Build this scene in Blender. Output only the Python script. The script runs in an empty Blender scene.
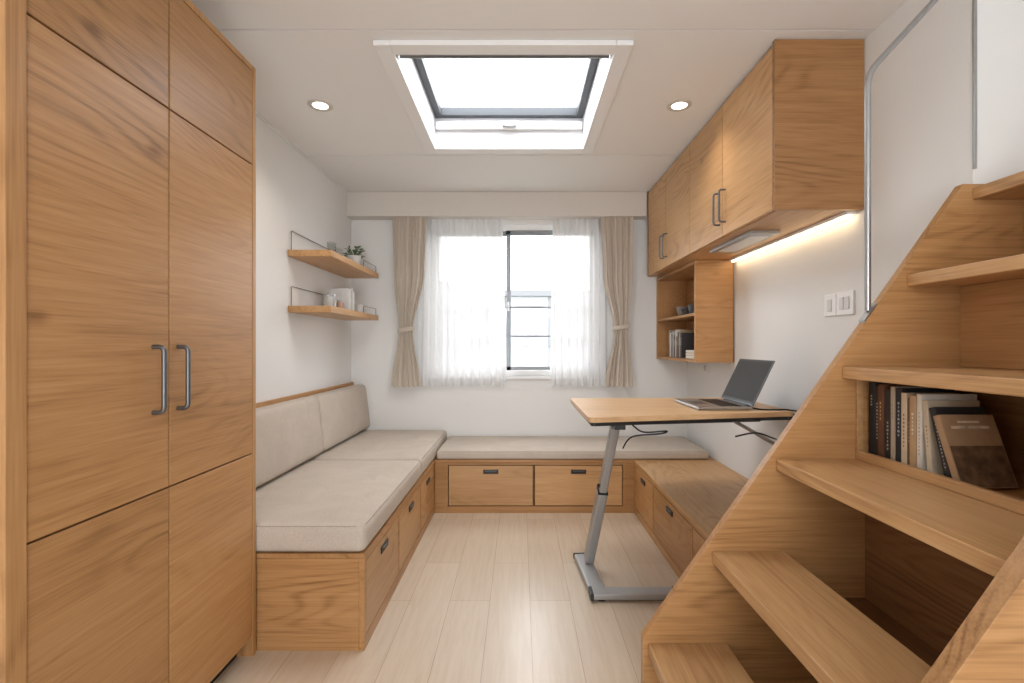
import bpy, bmesh, math, random
from mathutils import Vector, Matrix
random.seed(7)
C = bpy.context.scene.collection
PI = math.pi

# ------------------------------------------------------------------ helpers
def wo(o):
    v = Vector((0,0,0))
    while o is not None:
        v += o.location; o = o.parent
    return v

def thing(name, label, cat, loc=(0,0,0), group=None):
    o = bpy.data.objects.new(name, None); C.objects.link(o)
    o.location = loc; o.empty_display_size = .05
    o['label'] = label; o['category'] = cat
    if group: o['group'] = group
    return o

def tag(o, label, cat, group=None):
    o['label'] = label; o['category'] = cat
    if group: o['group'] = group
    return o

def build(name, bm, mat, parent=None, smooth=False, kind=None):
    bmesh.ops.recalc_face_normals(bm, faces=bm.faces[:])
    if parent is not None:
        off = wo(parent)
    else:
        xs = [v.co.x for v in bm.verts]; ys = [v.co.y for v in bm.verts]; zs = [v.co.z for v in bm.verts]
        off = Vector(((min(xs)+max(xs))/2, (min(ys)+max(ys))/2, min(zs)))
    for v in bm.verts: v.co -= off
    me = bpy.data.meshes.new(name); bm.to_mesh(me); bm.free()
    if smooth:
        for p in me.polygons: p.use_smooth = True
    if mat: me.materials.append(mat)
    o = bpy.data.objects.new(name, me); C.objects.link(o)
    if parent is not None: o.parent = parent
    else: o.location = off
    if smooth:
        try: me.set_sharp_from_angle(angle=math.radians(45))
        except Exception: pass
    if kind: o['kind'] = kind
    return o

def merge(bm, tmp):
    me = bpy.data.meshes.new('tmp'); tmp.to_mesh(me); tmp.free()
    bm.from_mesh(me); bpy.data.meshes.remove(me)

def box(bm, x0,x1,y0,y1,z0,z1, bev=0.0, seg=2):
    if x0>x1: x0,x1=x1,x0
    if y0>y1: y0,y1=y1,y0
    if z0>z1: z0,z1=z1,z0
    t = bmesh.new()
    bmesh.ops.create_cube(t, size=1)
    for v in t.verts:
        v.co = Vector((x0+(v.co.x+.5)*(x1-x0), y0+(v.co.y+.5)*(y1-y0), z0+(v.co.z+.5)*(z1-z0)))
    if bev>0:
        bmesh.ops.bevel(t, geom=t.edges[:], offset=bev, segments=seg, affect='EDGES', profile=.5)
    merge(bm, t)

def B(*a, bev=0.0, seg=2):
    bm = bmesh.new(); box(bm, *a, bev=bev, seg=seg); return bm

def bar(bm, p0, p1, w, h, up=(0,0,1), bev=0.0):
    p0=Vector(p0); p1=Vector(p1); d=(p1-p0); L=d.length; d.normalize()
    s = d.cross(Vector(up)); s.normalize(); u = s.cross(d)
    t=bmesh.new(); bmesh.ops.create_cube(t,size=1)
    for v in t.verts: v.co = Vector((v.co.x*w, v.co.y*L, v.co.z*h))
    if bev>0:
        bmesh.ops.bevel(t, geom=t.edges[:], offset=bev, segments=3, affect='EDGES', profile=.5)
    for v in t.verts:
        v.co = (p0+p1)/2 + s*v.co.x + d*v.co.y + u*v.co.z
    merge(bm,t)

def catmull(pts, n=8):
    pts=[Vector(p) for p in pts]
    P=[pts[0]*2-pts[1]]+pts+[pts[-1]*2-pts[-2]]
    out=[]
    for i in range(1,len(P)-2):
        a,b,c,d=P[i-1],P[i],P[i+1],P[i+2]
        for k in range(n):
            t=k/n
            out.append(.5*((2*b)+(c-a)*t+(2*a-5*b+4*c-d)*t*t+(3*b-3*c+d-a)*t**3))
    out.append(pts[-1]); return out

def tube(bm, pts, r, seg=10):
    pts=[Vector(p) for p in pts]
    rings=[]; prev=None
    for i,p in enumerate(pts):
        if i==0: d=pts[1]-pts[0]
        elif i==len(pts)-1: d=pts[-1]-pts[-2]
        else: d=(pts[i+1]-pts[i]).normalized()+(pts[i]-pts[i-1]).normalized()
        d.normalize()
        if prev is None:
            a=Vector((0,0,1)) if abs(d.z)<.9 else Vector((1,0,0))
            s=d.cross(a).normalized()
        else:
            s=(prev-d*prev.dot(d)).normalized()
        prev=s; u=d.cross(s)
        rr = r[i] if isinstance(r,(list,tuple)) else r
        rings.append([bm.verts.new(p+s*math.cos(2*PI*k/seg)*rr+u*math.sin(2*PI*k/seg)*rr) for k in range(seg)])
    for a,b in zip(rings,rings[1:]):
        for k in range(seg):
            bm.faces.new((a[k],a[(k+1)%seg],b[(k+1)%seg],b[k]))
    bm.faces.new(rings[0]); bm.faces.new(rings[-1])

def rounded(pts, r, n=5):
    pts=[Vector(p) for p in pts]; out=[pts[0]]
    for i in range(1,len(pts)-1):
        a,b,c=pts[i-1],pts[i],pts[i+1]
        d1=(a-b).normalized(); d2=(c-b).normalized()
        s=b+d1*r; e=b+d2*r
        for k in range(n+1):
            t=k/n
            out.append((1-t)**2*s+2*t*(1-t)*b+t*t*e)
    out.append(pts[-1]); return out

def lathe(bm, prof, cx, cy, cz, seg=28):
    rings=[]
    for (r,z) in prof:
        if r<1e-5: rings.append([bm.verts.new((cx,cy,cz+z))])
        else: rings.append([bm.verts.new((cx+r*math.cos(2*PI*k/seg), cy+r*math.sin(2*PI*k/seg), cz+z)) for k in range(seg)])
    for a,b in zip(rings,rings[1:]):
        for k in range(seg):
            if len(a)==1 and len(b)==1: continue
            if len(a)==1: bm.faces.new((a[0],b[k],b[(k+1)%seg]))
            elif len(b)==1: bm.faces.new((a[k],a[(k+1)%seg],b[0]))
            else: bm.faces.new((a[k],a[(k+1)%seg],b[(k+1)%seg],b[k]))

def poly_prism(bm, pts, axis, a0, a1, bev=0.0):
    t=bmesh.new()
    def mk(p,a):
        return (p[0],a,p[1]) if axis=='y' else ((p[0],p[1],a) if axis=='z' else (a,p[0],p[1]))
    A=[t.verts.new(mk(p,a0)) for p in pts]; Bv=[t.verts.new(mk(p,a1)) for p in pts]
    t.faces.new(A); t.faces.new(Bv[::-1])
    n=len(pts)
    for i in range(n): t.faces.new((A[i],A[(i+1)%n],Bv[(i+1)%n],Bv[i]))
    bmesh.ops.recalc_face_normals(t, faces=t.faces[:])
    if bev>0: bmesh.ops.bevel(t, geom=t.edges[:], offset=bev, segments=2, affect='EDGES', profile=.5)
    merge(bm,t)

def cushion(x0,x1,y0,y1,z0,z1,r=.025,bulge=.01,warp=None,n=12):
    lo=Vector((x0,y0,z0)); hi=Vector((x1,y1,z1))
    def lin(a,b):
        L=[a, a+r*.15, a+r*.4, a+r*.7, a+r]
        m=[a+r+(b-a-2*r)*i/n for i in range(1,n)]
        return L+m+[b-r,b-r*.7,b-r*.4,b-r*.15,b]
    ax=[lin(lo[i],hi[i]) for i in range(3)]
    bm=bmesh.new()
    for f in range(3):
        i,j=[(1,2),(0,2),(0,1)][f]
        for side in (lo[f],hi[f]):
            g=[]
            for a in ax[i]:
                row=[]
                for b in ax[j]:
                    c=[0,0,0]; c[f]=side; c[i]=a; c[j]=b
                    row.append(bm.verts.new(c))
                g.append(row)
            for p in range(len(g)-1):
                for q in range(len(g[0])-1):
                    bm.faces.new((g[p][q],g[p+1][q],g[p+1][q+1],g[p][q+1]))
    bmesh.ops.remove_doubles(bm, verts=bm.verts[:], dist=1e-5)
    ctr=(lo+hi)/2; half=(hi-lo)/2
    for v in bm.verts:
        inner=Vector([min(max(v.co[k],lo[k]+r),hi[k]-r) for k in range(3)])
        d=v.co-inner
        if d.length>1e-6: v.co=inner+d.normalized()*r
        u=(v.co-ctr)
        a=[1-min(1,abs(u[k]/half[k]))**3 for k in range(3)]
        if bulge and u.z>half.z*.5:
            v.co.z += bulge*a[0]*a[1]
        if warp: v.co=warp(v.co)
    return bm

# ------------------------------------------------------------------ materials
def newmat(name):
    m=bpy.data.materials.new(name); m.use_nodes=True
    nt=m.node_tree; b=nt.nodes['Principled BSDF']; return m,nt,b
def N(nt,t,**kw):
    n=nt.nodes.new(t)
    for k,v in kw.items(): setattr(n,k,v)
    return n
def plain(name,col,rough=.5,metal=0,bump=0,bscale=200,var=0,vscale=3,spec=.5):
    m,nt,b=newmat(name)
    b.inputs['Base Color'].default_value=(*col,1); b.inputs['Roughness'].default_value=rough
    b.inputs['Metallic'].default_value=metal
    b.inputs['Specular IOR Level'].default_value=spec
    tc=N(nt,'ShaderNodeTexCoord')
    if var:
        n=N(nt,'ShaderNodeTexNoise'); n.inputs['Scale'].default_value=vscale; n.inputs['Detail'].default_value=4
        nt.links.new(tc.outputs['Object'],n.inputs['Vector'])
        r=N(nt,'ShaderNodeValToRGB')
        r.color_ramp.elements[0].position=.3; r.color_ramp.elements[1].position=.7
        r.color_ramp.elements[0].color=(*[c*(1-var) for c in col],1)
        r.color_ramp.elements[1].color=(*[min(1,c*(1+var)) for c in col],1)
        nt.links.new(n.outputs['Fac'],r.inputs['Fac']); nt.links.new(r.outputs['Color'],b.inputs['Base Color'])
    if bump:
        n=N(nt,'ShaderNodeTexNoise'); n.inputs['Scale'].default_value=bscale; n.inputs['Detail'].default_value=3
        nt.links.new(tc.outputs['Object'],n.inputs['Vector'])
        bp=N(nt,'ShaderNodeBump'); bp.inputs['Strength'].default_value=bump; bp.inputs['Distance'].default_value=.002
        nt.links.new(n.outputs['Fac'],bp.inputs['Height']); nt.links.new(bp.outputs['Normal'],b.inputs['Normal'])
    return m

def wood(name, axis, dark, mid, light, rough=.38, along=.70, across=3.6, rings=24, contour=.17, knots=True):
    m,nt,b=newmat(name)
    tc=N(nt,'ShaderNodeTexCoord'); oi=N(nt,'ShaderNodeObjectInfo')
    mul=N(nt,'ShaderNodeVectorMath',operation='MULTIPLY'); mul.inputs[1].default_value=(7.3,9.1,5.7)
    nt.links.new(oi.outputs['Random'],mul.inputs[0])
    add=N(nt,'ShaderNodeVectorMath',operation='ADD')
    nt.links.new(tc.outputs['Object'],add.inputs[0]); nt.links.new(mul.outputs[0],add.inputs[1])
    def mapped(al,ac):
        mp=N(nt,'ShaderNodeMapping'); s=[ac,ac,ac]; s['xyz'.index(axis)]=al
        mp.inputs['Scale'].default_value=s
        nt.links.new(add.outputs[0],mp.inputs['Vector']); return mp.outputs[0]
    def noise(al,ac,det,dist=0,rg=.5):
        n=N(nt,'ShaderNodeTexNoise'); n.inputs['Scale'].default_value=1; n.inputs['Detail'].default_value=det
        n.inputs['Distortion'].default_value=dist; n.inputs['Roughness'].default_value=rg
        nt.links.new(mapped(al,ac),n.inputs['Vector']); return n.outputs['Fac']
    def mth(op,a,k=None,c=None):
        q=N(nt,'ShaderNodeMath',operation=op)
        for i,v in enumerate((a,k,c)):
            if v is None: continue
            if isinstance(v,(int,float)): q.inputs[i].default_value=v
            else: nt.links.new(v,q.inputs[i])
        return q.outputs[0]
    n1=noise(along,across,1.8,.12,.35)
    sn=mth('SINE',mth('MULTIPLY',n1,rings*2*PI))
    ln=mth('POWER',mth('MULTIPLY_ADD',sn,.5,.5),2.5)
    msk=noise(1.4,6,3,.4)
    mk=mth('MAXIMUM',mth('MULTIPLY_ADD',msk,4.0,-1.75),0.08); mk=mth('MINIMUM',mk,1.0)
    ln=mth('MULTIPLY',ln,mk)
    n2=noise(6,230,3)
    n3=noise(2.0,60,5,.15,.6)
    n4=noise(.9,4.5,3,.2)
    f=mth('MULTIPLY_ADD',ln,-contour,-.045)
    f=mth('MULTIPLY_ADD',n2,.36,f)
    f=mth('MULTIPLY_ADD',n3,.40,f)
    f=mth('MULTIPLY_ADD',n4,.38,f)
    if knots:
        vo=N(nt,'ShaderNodeTexVoronoi'); vo.inputs['Scale'].default_value=1; vo.inputs['Randomness'].default_value=1
        nt.links.new(mapped(1.9,3.4),vo.inputs['Vector'])
        kd=mth('MINIMUM',mth('MAXIMUM',mth('MULTIPLY_ADD',vo.outputs['Distance'],-16.0,1.25),0.0),1.0)
        f=mth('MULTIPLY_ADD',kd,-.22,f)
    r=N(nt,'ShaderNodeValToRGB'); e=r.color_ramp.elements
    e[0].position=.24; e[0].color=(*dark,1); e[1].position=.72; e[1].color=(*light,1)
    x=e.new(.49); x.color=(*mid,1)
    nt.links.new(f,r.inputs['Fac'])
    hs=N(nt,'ShaderNodeHueSaturation')
    rv=mth('MULTIPLY_ADD',oi.outputs['Random'],.18,.90)
    nt.links.new(rv,hs.inputs['Value'])
    nt.links.new(r.outputs['Color'],hs.inputs['Color'])
    nt.links.new(hs.outputs['Color'],b.inputs['Base Color'])
    b.inputs['Roughness'].default_value=rough
    b.inputs['Specular IOR Level'].default_value=.42
    bp=N(nt,'ShaderNodeBump'); bp.inputs['Strength'].default_value=.10; bp.inputs['Distance'].default_value=.001
    nt.links.new(n2,bp.inputs['Height']); nt.links.new(bp.outputs['Normal'],b.inputs['Normal'])
    return m

D,M_,L = (.235,.108,.036),(.455,.236,.092),(.565,.320,.143)
WX=wood('oak_grain_x','x',D,M_,L); WY=wood('oak_grain_y','y',D,M_,L); WZ=wood('oak_grain_z','z',D,M_,L)
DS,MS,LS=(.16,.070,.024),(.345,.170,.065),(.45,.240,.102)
SX=wood('oak_shaded_x','x',DS,MS,LS)  # darker copy of the oak; shade on cabinet ends painted into the colour
D2,M2,L2=(.33,.168,.066),(.555,.318,.142),(.66,.41,.205)
TX=wood('light_oak_x','x',D2,M2,L2); TY=wood('light_oak_y','y',D2,M2,L2)
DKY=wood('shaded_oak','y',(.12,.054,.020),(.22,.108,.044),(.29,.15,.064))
WALL=plain('wall_paint',(.85,.85,.84),.8,bump=.08,bscale=120,var=.012)
CEIL=plain('ceiling_panel',(.86,.85,.835),.55,bump=.03,bscale=60)
WHITE=plain('white_enamel',(.88,.88,.88),.35)
SHAFT=plain('skylight_lining',(.70,.70,.71),.5)  # white greyed down so the skylight reveals carry painted shadow
GREYF=plain('grey_aluminium',(.25,.265,.28),.4,.3)
SILVER=plain('brushed_silver',(.45,.46,.47),.35,.9,var=.05,vscale=40)
STEEL=plain('dark_steel',(.17,.18,.19),.38,.8)
LEGM=plain('desk_leg_grey',(.42,.425,.43),.40,.55)
BLACK=plain('black_plastic',(.012,.012,.013),.45)
DARK=plain('gap_shade_dark',(.02,.013,.010),.9)  # near-black tone painted as the shade behind door and drawer gaps
VAL=plain('valance_cream',(.73,.69,.64),.7)

def fabric(name,col,sc=300,bs=.6):
    m,nt,b=newmat(name)
    tc=N(nt,'ShaderNodeTexCoord')
    n=N(nt,'ShaderNodeTexNoise'); n.inputs['Scale'].default_value=sc; n.inputs['Detail'].default_value=3
    n2=N(nt,'ShaderNodeTexNoise'); n2.inputs['Scale'].default_value=7; n2.inputs['Detail'].default_value=4; n2.inputs['Distortion'].default_value=.8
    for q in (n,n2): nt.links.new(tc.outputs['Object'],q.inputs['Vector'])
    mx=N(nt,'ShaderNodeMath',operation='MULTIPLY_ADD'); mx.inputs[1].default_value=.7
    hf=N(nt,'ShaderNodeMath',operation='MULTIPLY'); hf.inputs[1].default_value=.3
    nt.links.new(n2.outputs['Fac'],hf.inputs[0]); nt.links.new(n.outputs['Fac'],mx.inputs[0]); nt.links.new(hf.outputs[0],mx.inputs[2])
    r=N(nt,'ShaderNodeValToRGB'); r.color_ramp.elements[0].position=.34; r.color_ramp.elements[1].position=.66
    r.color_ramp.elements[0].color=(*[c*.84 for c in col],1); r.color_ramp.elements[1].color=(*[min(1,c*1.08) for c in col],1)
    nt.links.new(mx.outputs[0],r.inputs['Fac']); nt.links.new(r.outputs['Color'],b.inputs['Base Color'])
    b.inputs['Roughness'].default_value=.95; b.inputs['Specular IOR Level'].default_value=.15
    bp=N(nt,'ShaderNodeBump'); bp.inputs['Strength'].default_value=bs; bp.inputs['Distance'].default_value=.001
    nt.links.new(n.outputs['Fac'],bp.inputs['Height'])
    bp2=N(nt,'ShaderNodeBump'); bp2.inputs['Strength'].default_value=.5; bp2.inputs['Distance'].default_value=.012
    nt.links.new(n2.outputs['Fac'],bp2.inputs['Height']); nt.links.new(bp.outputs['Normal'],bp2.inputs['Normal'])
    nt.links.new(bp2.outputs['Normal'],b.inputs['Normal'])
    return m
LINEN=fabric('linen_cushion',(.605,.530,.455))
PIPE=fabric('cushion_piping',(.46,.40,.34))
def drape_mat(name,col,trans,transp):
    m=bpy.data.materials.new(name); m.use_nodes=True; nt=m.node_tree; nt.nodes.clear()
    out=N(nt,'ShaderNodeOutputMaterial')
    tc=N(nt,'ShaderNodeTexCoord'); n=N(nt,'ShaderNodeTexNoise'); n.inputs['Scale'].default_value=90
    nt.links.new(tc.outputs['Object'],n.inputs['Vector'])
    r=N(nt,'ShaderNodeValToRGB'); r.color_ramp.elements[0].color=(*[c*.93 for c in col],1); r.color_ramp.elements[1].color=(*col,1)
    nt.links.new(n.outputs['Fac'],r.inputs['Fac'])
    d=N(nt,'ShaderNodeBsdfDiffuse'); t=N(nt,'ShaderNodeBsdfTranslucent'); tp=N(nt,'ShaderNodeBsdfTransparent')
    nt.links.new(r.outputs[0],d.inputs['Color']); nt.links.new(r.outputs[0],t.inputs['Color'])
    m1=N(nt,'ShaderNodeMixShader'); m1.inputs[0].default_value=trans
    nt.links.new(d.outputs[0],m1.inputs[1]); nt.links.new(t.outputs[0],m1.inputs[2])
    m2=N(nt,'ShaderNodeMixShader'); m2.inputs[0].default_value=transp
    nt.links.new(m1.outputs[0],m2.inputs[1]); nt.links.new(tp.outputs[0],m2.inputs[2])
    nt.links.new(m2.outputs[0],out.inputs['Surface']); return m
SHEER=drape_mat('sheer_voile',(.90,.905,.91),.20,.06)
DRAPE=drape_mat('beige_drape',(.74,.66,.57),.08,0.0)
def glass_mat(name,tint=(1,1,1)):
    m=bpy.data.materials.new(name); m.use_nodes=True; nt=m.node_tree; nt.nodes.clear()
    out=N(nt,'ShaderNodeOutputMaterial'); tp=N(nt,'ShaderNodeBsdfTransparent'); g=N(nt,'ShaderNodeBsdfGlossy')
    tp.inputs[0].default_value=(*tint,1); g.inputs['Roughness'].default_value=.02
    f=N(nt,'ShaderNodeLayerWeight'); f.inputs['Blend'].default_value=.5
    p=N(nt,'ShaderNodeMath',operation='POWER'); p.inputs[1].default_value=4; nt.links.new(f.outputs['Facing'],p.inputs[0])
    q=N(nt,'ShaderNodeMath',operation='MULTIPLY_ADD'); q.inputs[1].default_value=.4; q.inputs[2].default_value=.03; nt.links.new(p.outputs[0],q.inputs[0])
    mx=N(nt,'ShaderNodeMixShader'); nt.links.new(q.outputs[0],mx.inputs[0])
    nt.links.new(tp.outputs[0],mx.inputs[1]); nt.links.new(g.outputs[0],mx.inputs[2]); nt.links.new(mx.outputs[0],out.inputs['Surface'])
    return m
GLASS=glass_mat('window_glass')
JARG=glass_mat('jar_glass',(.9,.92,.92))
def emis(name,col,s):
    m=bpy.data.materials.new(name); m.use_nodes=True; nt=m.node_tree; nt.nodes.clear()
    out=N(nt,'ShaderNodeOutputMaterial'); e=N(nt,'ShaderNodeEmission'); e.inputs[0].default_value=(*col,1); e.inputs[1].default_value=s
    nt.links.new(e.outputs[0],out.inputs[0]); return m

# floor planks
m,nt,b=newmat('floor_planks')
tc=N(nt,'ShaderNodeTexCoord'); mp=N(nt,'ShaderNodeMapping'); mp.inputs['Rotation'].default_value=(0,0,PI/2)
nt.links.new(tc.outputs['Object'],mp.inputs['Vector'])
br=N(nt,'ShaderNodeTexBrick'); br.offset=.37; br.inputs['Scale'].default_value=1
br.inputs['Brick Width'].default_value=1.05; br.inputs['Row Height'].default_value=.18; br.inputs['Mortar Size'].default_value=.0012; br.inputs['Mortar Smooth'].default_value=.3
br.inputs['Color1'].default_value=(.655,.535,.41,1); br.inputs['Color2'].default_value=(.71,.595,.47,1); br.inputs['Mortar'].default_value=(.46,.35,.25,1)
nt.links.new(mp.outputs[0],br.inputs['Vector'])
mp2=N(nt,'ShaderNodeMapping'); mp2.inputs['Scale'].default_value=(34,2.2,1); nt.links.new(tc.outputs['Object'],mp2.inputs['Vector'])
nz=N(nt,'ShaderNodeTexNoise'); nz.inputs['Scale'].default_value=1.6; nz.inputs['Detail'].default_value=7; nz.inputs['Distortion'].default_value=.8
nt.links.new(mp2.outputs[0],nz.inputs['Vector'])
rr=N(nt,'ShaderNodeValToRGB'); rr.color_ramp.elements[0].position=.3; rr.color_ramp.elements[0].color=(.93,.905,.87,1); rr.color_ramp.elements[1].position=.6; rr.color_ramp.elements[1].color=(1,1,1,1)
nt.links.new(nz.outputs['Fac'],rr.inputs['Fac'])
mx=N(nt,'ShaderNodeMix',data_type='RGBA',blend_type='MULTIPLY'); mx.inputs[0].default_value=1
nt.links.new(br.outputs['Color'],mx.inputs[6]); nt.links.new(rr.outputs['Color'],mx.inputs[7])
nt.links.new(mx.outputs[2],b.inputs['Base Color']); b.inputs['Roughness'].default_value=.26; b.inputs['Specular IOR Level'].default_value=.5
FLOOR=m

# ------------------------------------------------------------------ room constants
XL,XR,YB,H = -1.35,1.34,4.0,2.34
YN=-1.7
S='structure'
fl=build('floor',B(XL-.1,1.9,YN,YB+.1,-.1,0),FLOOR,kind=S)
bm=bmesh.new()
hx0,hx1,hy0,hy1=-.525,.395,1.995,3.0
g=.008
def ring(z0,z1,ya,yb):
    box(bm,XL-.1,hx0,ya,yb,z0,z1); box(bm,hx1,1.9,ya,yb,z0,z1)
    box(bm,hx0,hx1,ya,hy0,z0,z1); box(bm,hx0,hx1,hy1,yb,z0,z1)
box(bm,XL-.1,1.9,YN,1.885,H,H+.012)
ring(H,H+.012,1.885+g,3.13)
box(bm,XL-.1,1.9,3.13+g,YB+.1,H,H+.012)
box(bm,XL-.1,1.9,YN,1.905,H+.012,H+.12); ring(H+.012,H+.12,1.905,3.13); box(bm,XL-.1,1.9,3.13,YB+.1,H+.012,H+.12)
build('ceiling',bm,CEIL,kind=S)
build('wall_left',B(XL-.1,XL,YN,YB+.1,0,H),WALL,kind=S)
bm=bmesh.new()
box(bm,XR,XR+.1,1.48,YB+.1,0,H); box(bm,XR+.1,1.9,1.48,1.58,0,H); box(bm,1.8,1.9,YN,1.48,0,H)
build('wall_right',bm,WALL,kind=S)
wx0,wx1,wz0,wz1=-.74,.64,.90,2.12
bm=bmesh.new()
box(bm,XL,wx0,YB,YB+.14,0,H); box(bm,wx1,XR,YB,YB+.14,0,H); box(bm,wx0,wx1,YB,YB+.14,0,wz0); box(bm,wx0,wx1,YB,YB+.14,wz1,H)
build('wall_far',bm,WALL,kind=S)
bm=bmesh.new()
box(bm,XL,-.50,YN-.1,YN,0,H); box(bm,.55,1.9,YN-.1,YN,0,H); box(bm,-.50,.55,YN-.1,YN,2.1,H)
build('wall_near',bm,WALL,kind=S)  # unseen rear wall, its doorway opening sized to control the fill light
build('trim_1',B(XR-.003,XR+.007,1.472,1.4795,1.67,H-.001,bev=.002),SILVER,kind=S)
build('trim_2',B(XL,XL+.008,1.87,3.88,H-.012,H-.0005),WHITE,kind=S)
build('trim_3',B(XL+.001,.985,3.88,3.9995,2.15,H-.0005,bev=.003),VAL,kind=S)

# window_1
w=bpy.data.objects.new('window_1',None); C.objects.link(w); w.location=(-.05,YB+.07,wz0); w['kind']=S
bm=bmesh.new(); fw=.045
box(bm,wx0,wx1,YB+.03,YB+.12,wz1-fw,wz1,bev=.003); box(bm,wx0,wx1,YB+.03,YB+.12,wz0,wz0+fw,bev=.003)
box(bm,wx0,wx0+fw,YB+.03,YB+.12,wz0,wz1,bev=.003); box(bm,wx1-fw,wx1,YB+.03,YB+.12,wz0,wz1,bev=.003)
build('window_frame',bm,WHITE,w)
def sash(x0,x1,y0,y1,bars):
    bm=bmesh.new(); t=.028; z0=wz0+.047; z1=wz1-.047
    box(bm,x0,x0+.036,y0,y1,z0,z1,bev=.002); box(bm,x1-t,x1,y0,y1,z0,z1,bev=.002)
    box(bm,x0,x1,y0,y1,z1-.035,z1,bev=.002); box(bm,x0,x1,y0,y1,z0,z0+.030,bev=.002)
    for zb in bars: box(bm,x0+.03,x1-t,y0+.004,y1-.004,zb-.007,zb+.007)
    s=build('sash',bm,GREYF,w)
    build('pane',B(x0+.030,x1-.025,(y0+y1)/2-.002,(y0+y1)/2+.002,z0+.025,z1-.03),GLASS,s)
sash(-.11,wx1-.048,YB+.035,YB+.065,[1.455,1.22])
sash(wx0+.048,-.075,YB+.07,YB+.1,[1.455,1.22])
build('window_sill',B(wx0-.03,wx1+.03,YB-.02,YB+.03,wz0-.022,wz0,bev=.004),WHITE,w)
build('latch',B(-.10,-.085,YB+.02,YB+.034,1.42,1.50,bev=.003),SILVER,w)

# window_2 : skylight
w2=bpy.data.objects.new('window_2',None); C.objects.link(w2); w2.location=(-.065,2.5,H); w2['kind']=S
bm=bmesh.new(); zt=2.60; t=.02
a0,a1,b0,b1=hx0,hx1,hy0,hy1
box(bm,a0,a0+t,b0,b1,H,zt); box(bm,a1-t,a1,b0,b1,H,zt); box(bm,a0+t,a1-t,b0,b0+t,H,zt); box(bm,a0+t,a1-t,b1-t,b1,H,zt)
build('shaft_lining',bm,SHAFT,w2)
bm=bmesh.new(); fl_=.048; zf=H-.022; e_=.0185
box(bm,a0-fl_,a0+e_,b0-fl_,b1+fl_,zf,H-.0004,bev=.004); box(bm,a1-e_,a1+fl_,b0-fl_,b1+fl_,zf,H-.0004,bev=.004)
box(bm,a0+e_+.0005,a1-e_-.0005,b0-fl_,b0+e_,zf,H-.0004,bev=.002); box(bm,a0+e_+.0005,a1-e_-.0005,b1-e_,b1+fl_,zf,H-.0004,bev=.002)
build('ceiling_flange',bm,WHITE,w2)
bm=bmesh.new(); i0,i1,j0,j1=a0+t+.001,a1-t-.001,b0+t+.001,b1-t-.001; zg=2.50
q=.040
GSK=plain('skylight_frame_grey',(.075,.082,.092),.5,0)
box(bm,i0,i0+q,j0,j1,zg,zg+.05,bev=.003); box(bm,i1-q,i1,j0,j1,zg,zg+.05,bev=.003); box(bm,i0+q,i1-q,j0,j0+q,zg,zg+.05,bev=.003); box(bm,i0+q,i1-q,j1-q,j1,zg,zg+.05,bev=.003)
s=build('sash',bm,GSK,w2)
build('pane',B(i0+q-.005,i1-q+.005,j0+q-.005,j1-q+.005,zg+.022,zg+.028),GLASS,s)
bm=bmesh.new(); box(bm,i0+.005,i1-.005,j1-.030,j1-.001,zg-.075,zg-.030,bev=.006); build('control_bar',bm,WHITE,w2)
bm=bmesh.new(); box(bm,-.105,-.02,j1-.060,j1-.031,zg-.068,zg-.040,bev=.004); box(bm,-.085,-.04,j1-.078,j1-.055,zg-.080,zg-.055,bev=.004); build('latch',bm,SILVER,w2)
bm=bmesh.new(); box(bm,i0+.002,i1-.002,b0+t+.004,b0+.085,H+.010,H+.05,bev=.006); box(bm,i0+.002,i1-.002,b0+.0855,b0+.093,H+.005,H+.022,bev=.002); build('blind_cassette',bm,plain('blind_grey',(.30,.31,.32),.5),w2)

# ------------------------------------------------------------------ exterior
build('ground',B(-30,30,4.3,45,-3.2,-3),plain('outside_ground',(.12,.13,.11),.9,var=.2),kind=S)
def house(x0,x1,y0,y1,z1,col,lab,nwin):
    t_=thing('building',lab,'building',((x0+x1)/2,(y0+y1)/2,-3))
    build('wall',B(x0,x1,y0,y1,-3,z1),plain('render_'+lab[:6],col,.9,var=.05),t_)
    bm=bmesh.new(); box(bm,x0-.15,x1+.15,y0-.15,y1+.15,z1,z1+.18,bev=.02); build('roof',bm,plain('roof_'+lab[:6],(.11,.115,.12),.8),t_)
    for i in range(nwin):
        for k in range(2):
            xx=x0+(i+.5)*(x1-x0)/nwin; zz=z1-1.0-k*1.6
            build('window',B(xx-.3,xx+.3,y0-.03,y0-.001,zz-.4,zz+.4,bev=.01),plain('far_window',(.10,.105,.11),.4),t_)
house(-.4,3.4,14,18,2.5,(.145,.148,.15),'low pale rendered building outside behind the window',5)
house(-9,-1.2,16,20,3.0,(.15,.147,.143),'taller pale building outside beyond the left sheer curtain',4)
house(4.4,10,17,21,2.6,(.15,.153,.156),'grey building outside beyond the right sheer curtain',4)

# ------------------------------------------------------------------ curtains
def sheet(xl,xr,y0,amp,nf,z1,z0,nu=160,nv=40,phase=0.):
    bm=bmesh.new(); g=[]
    for j in range(nv+1):
        v=j/nv; row=[]
        for i in range(nu+1):
            u=i/nu; x=xl(v)+(xr(v)-xl(v))*u
            a=amp(v)
            y=y0+a*(math.sin(2*PI*nf*u+phase+.6*math.sin(5*u+phase))*.8+.2*math.sin(2*PI*nf*2.3*u+v*2))
            z=z1+(z0-z1)*v + (.004*math.sin(2*PI*nf*u+phase) if j==nv else 0)
            row.append(bm.verts.new((x,y,z)))
        g.append(row)
    for j in range(nv):
        for i in range(nu):
            bm.faces.new((g[j][i],g[j][i+1],g[j+1][i+1],g[j+1][i]))
    return bm
def pw(pts):
    def f(v):
        for (a,x),(b_,y) in zip(pts,pts[1:]):
            if v<=b_:
                t=(v-a)/(b_-a); t=t*t*(3-2*t); return x+(y-x)*t
        return pts[-1][1]
    return f
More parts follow.
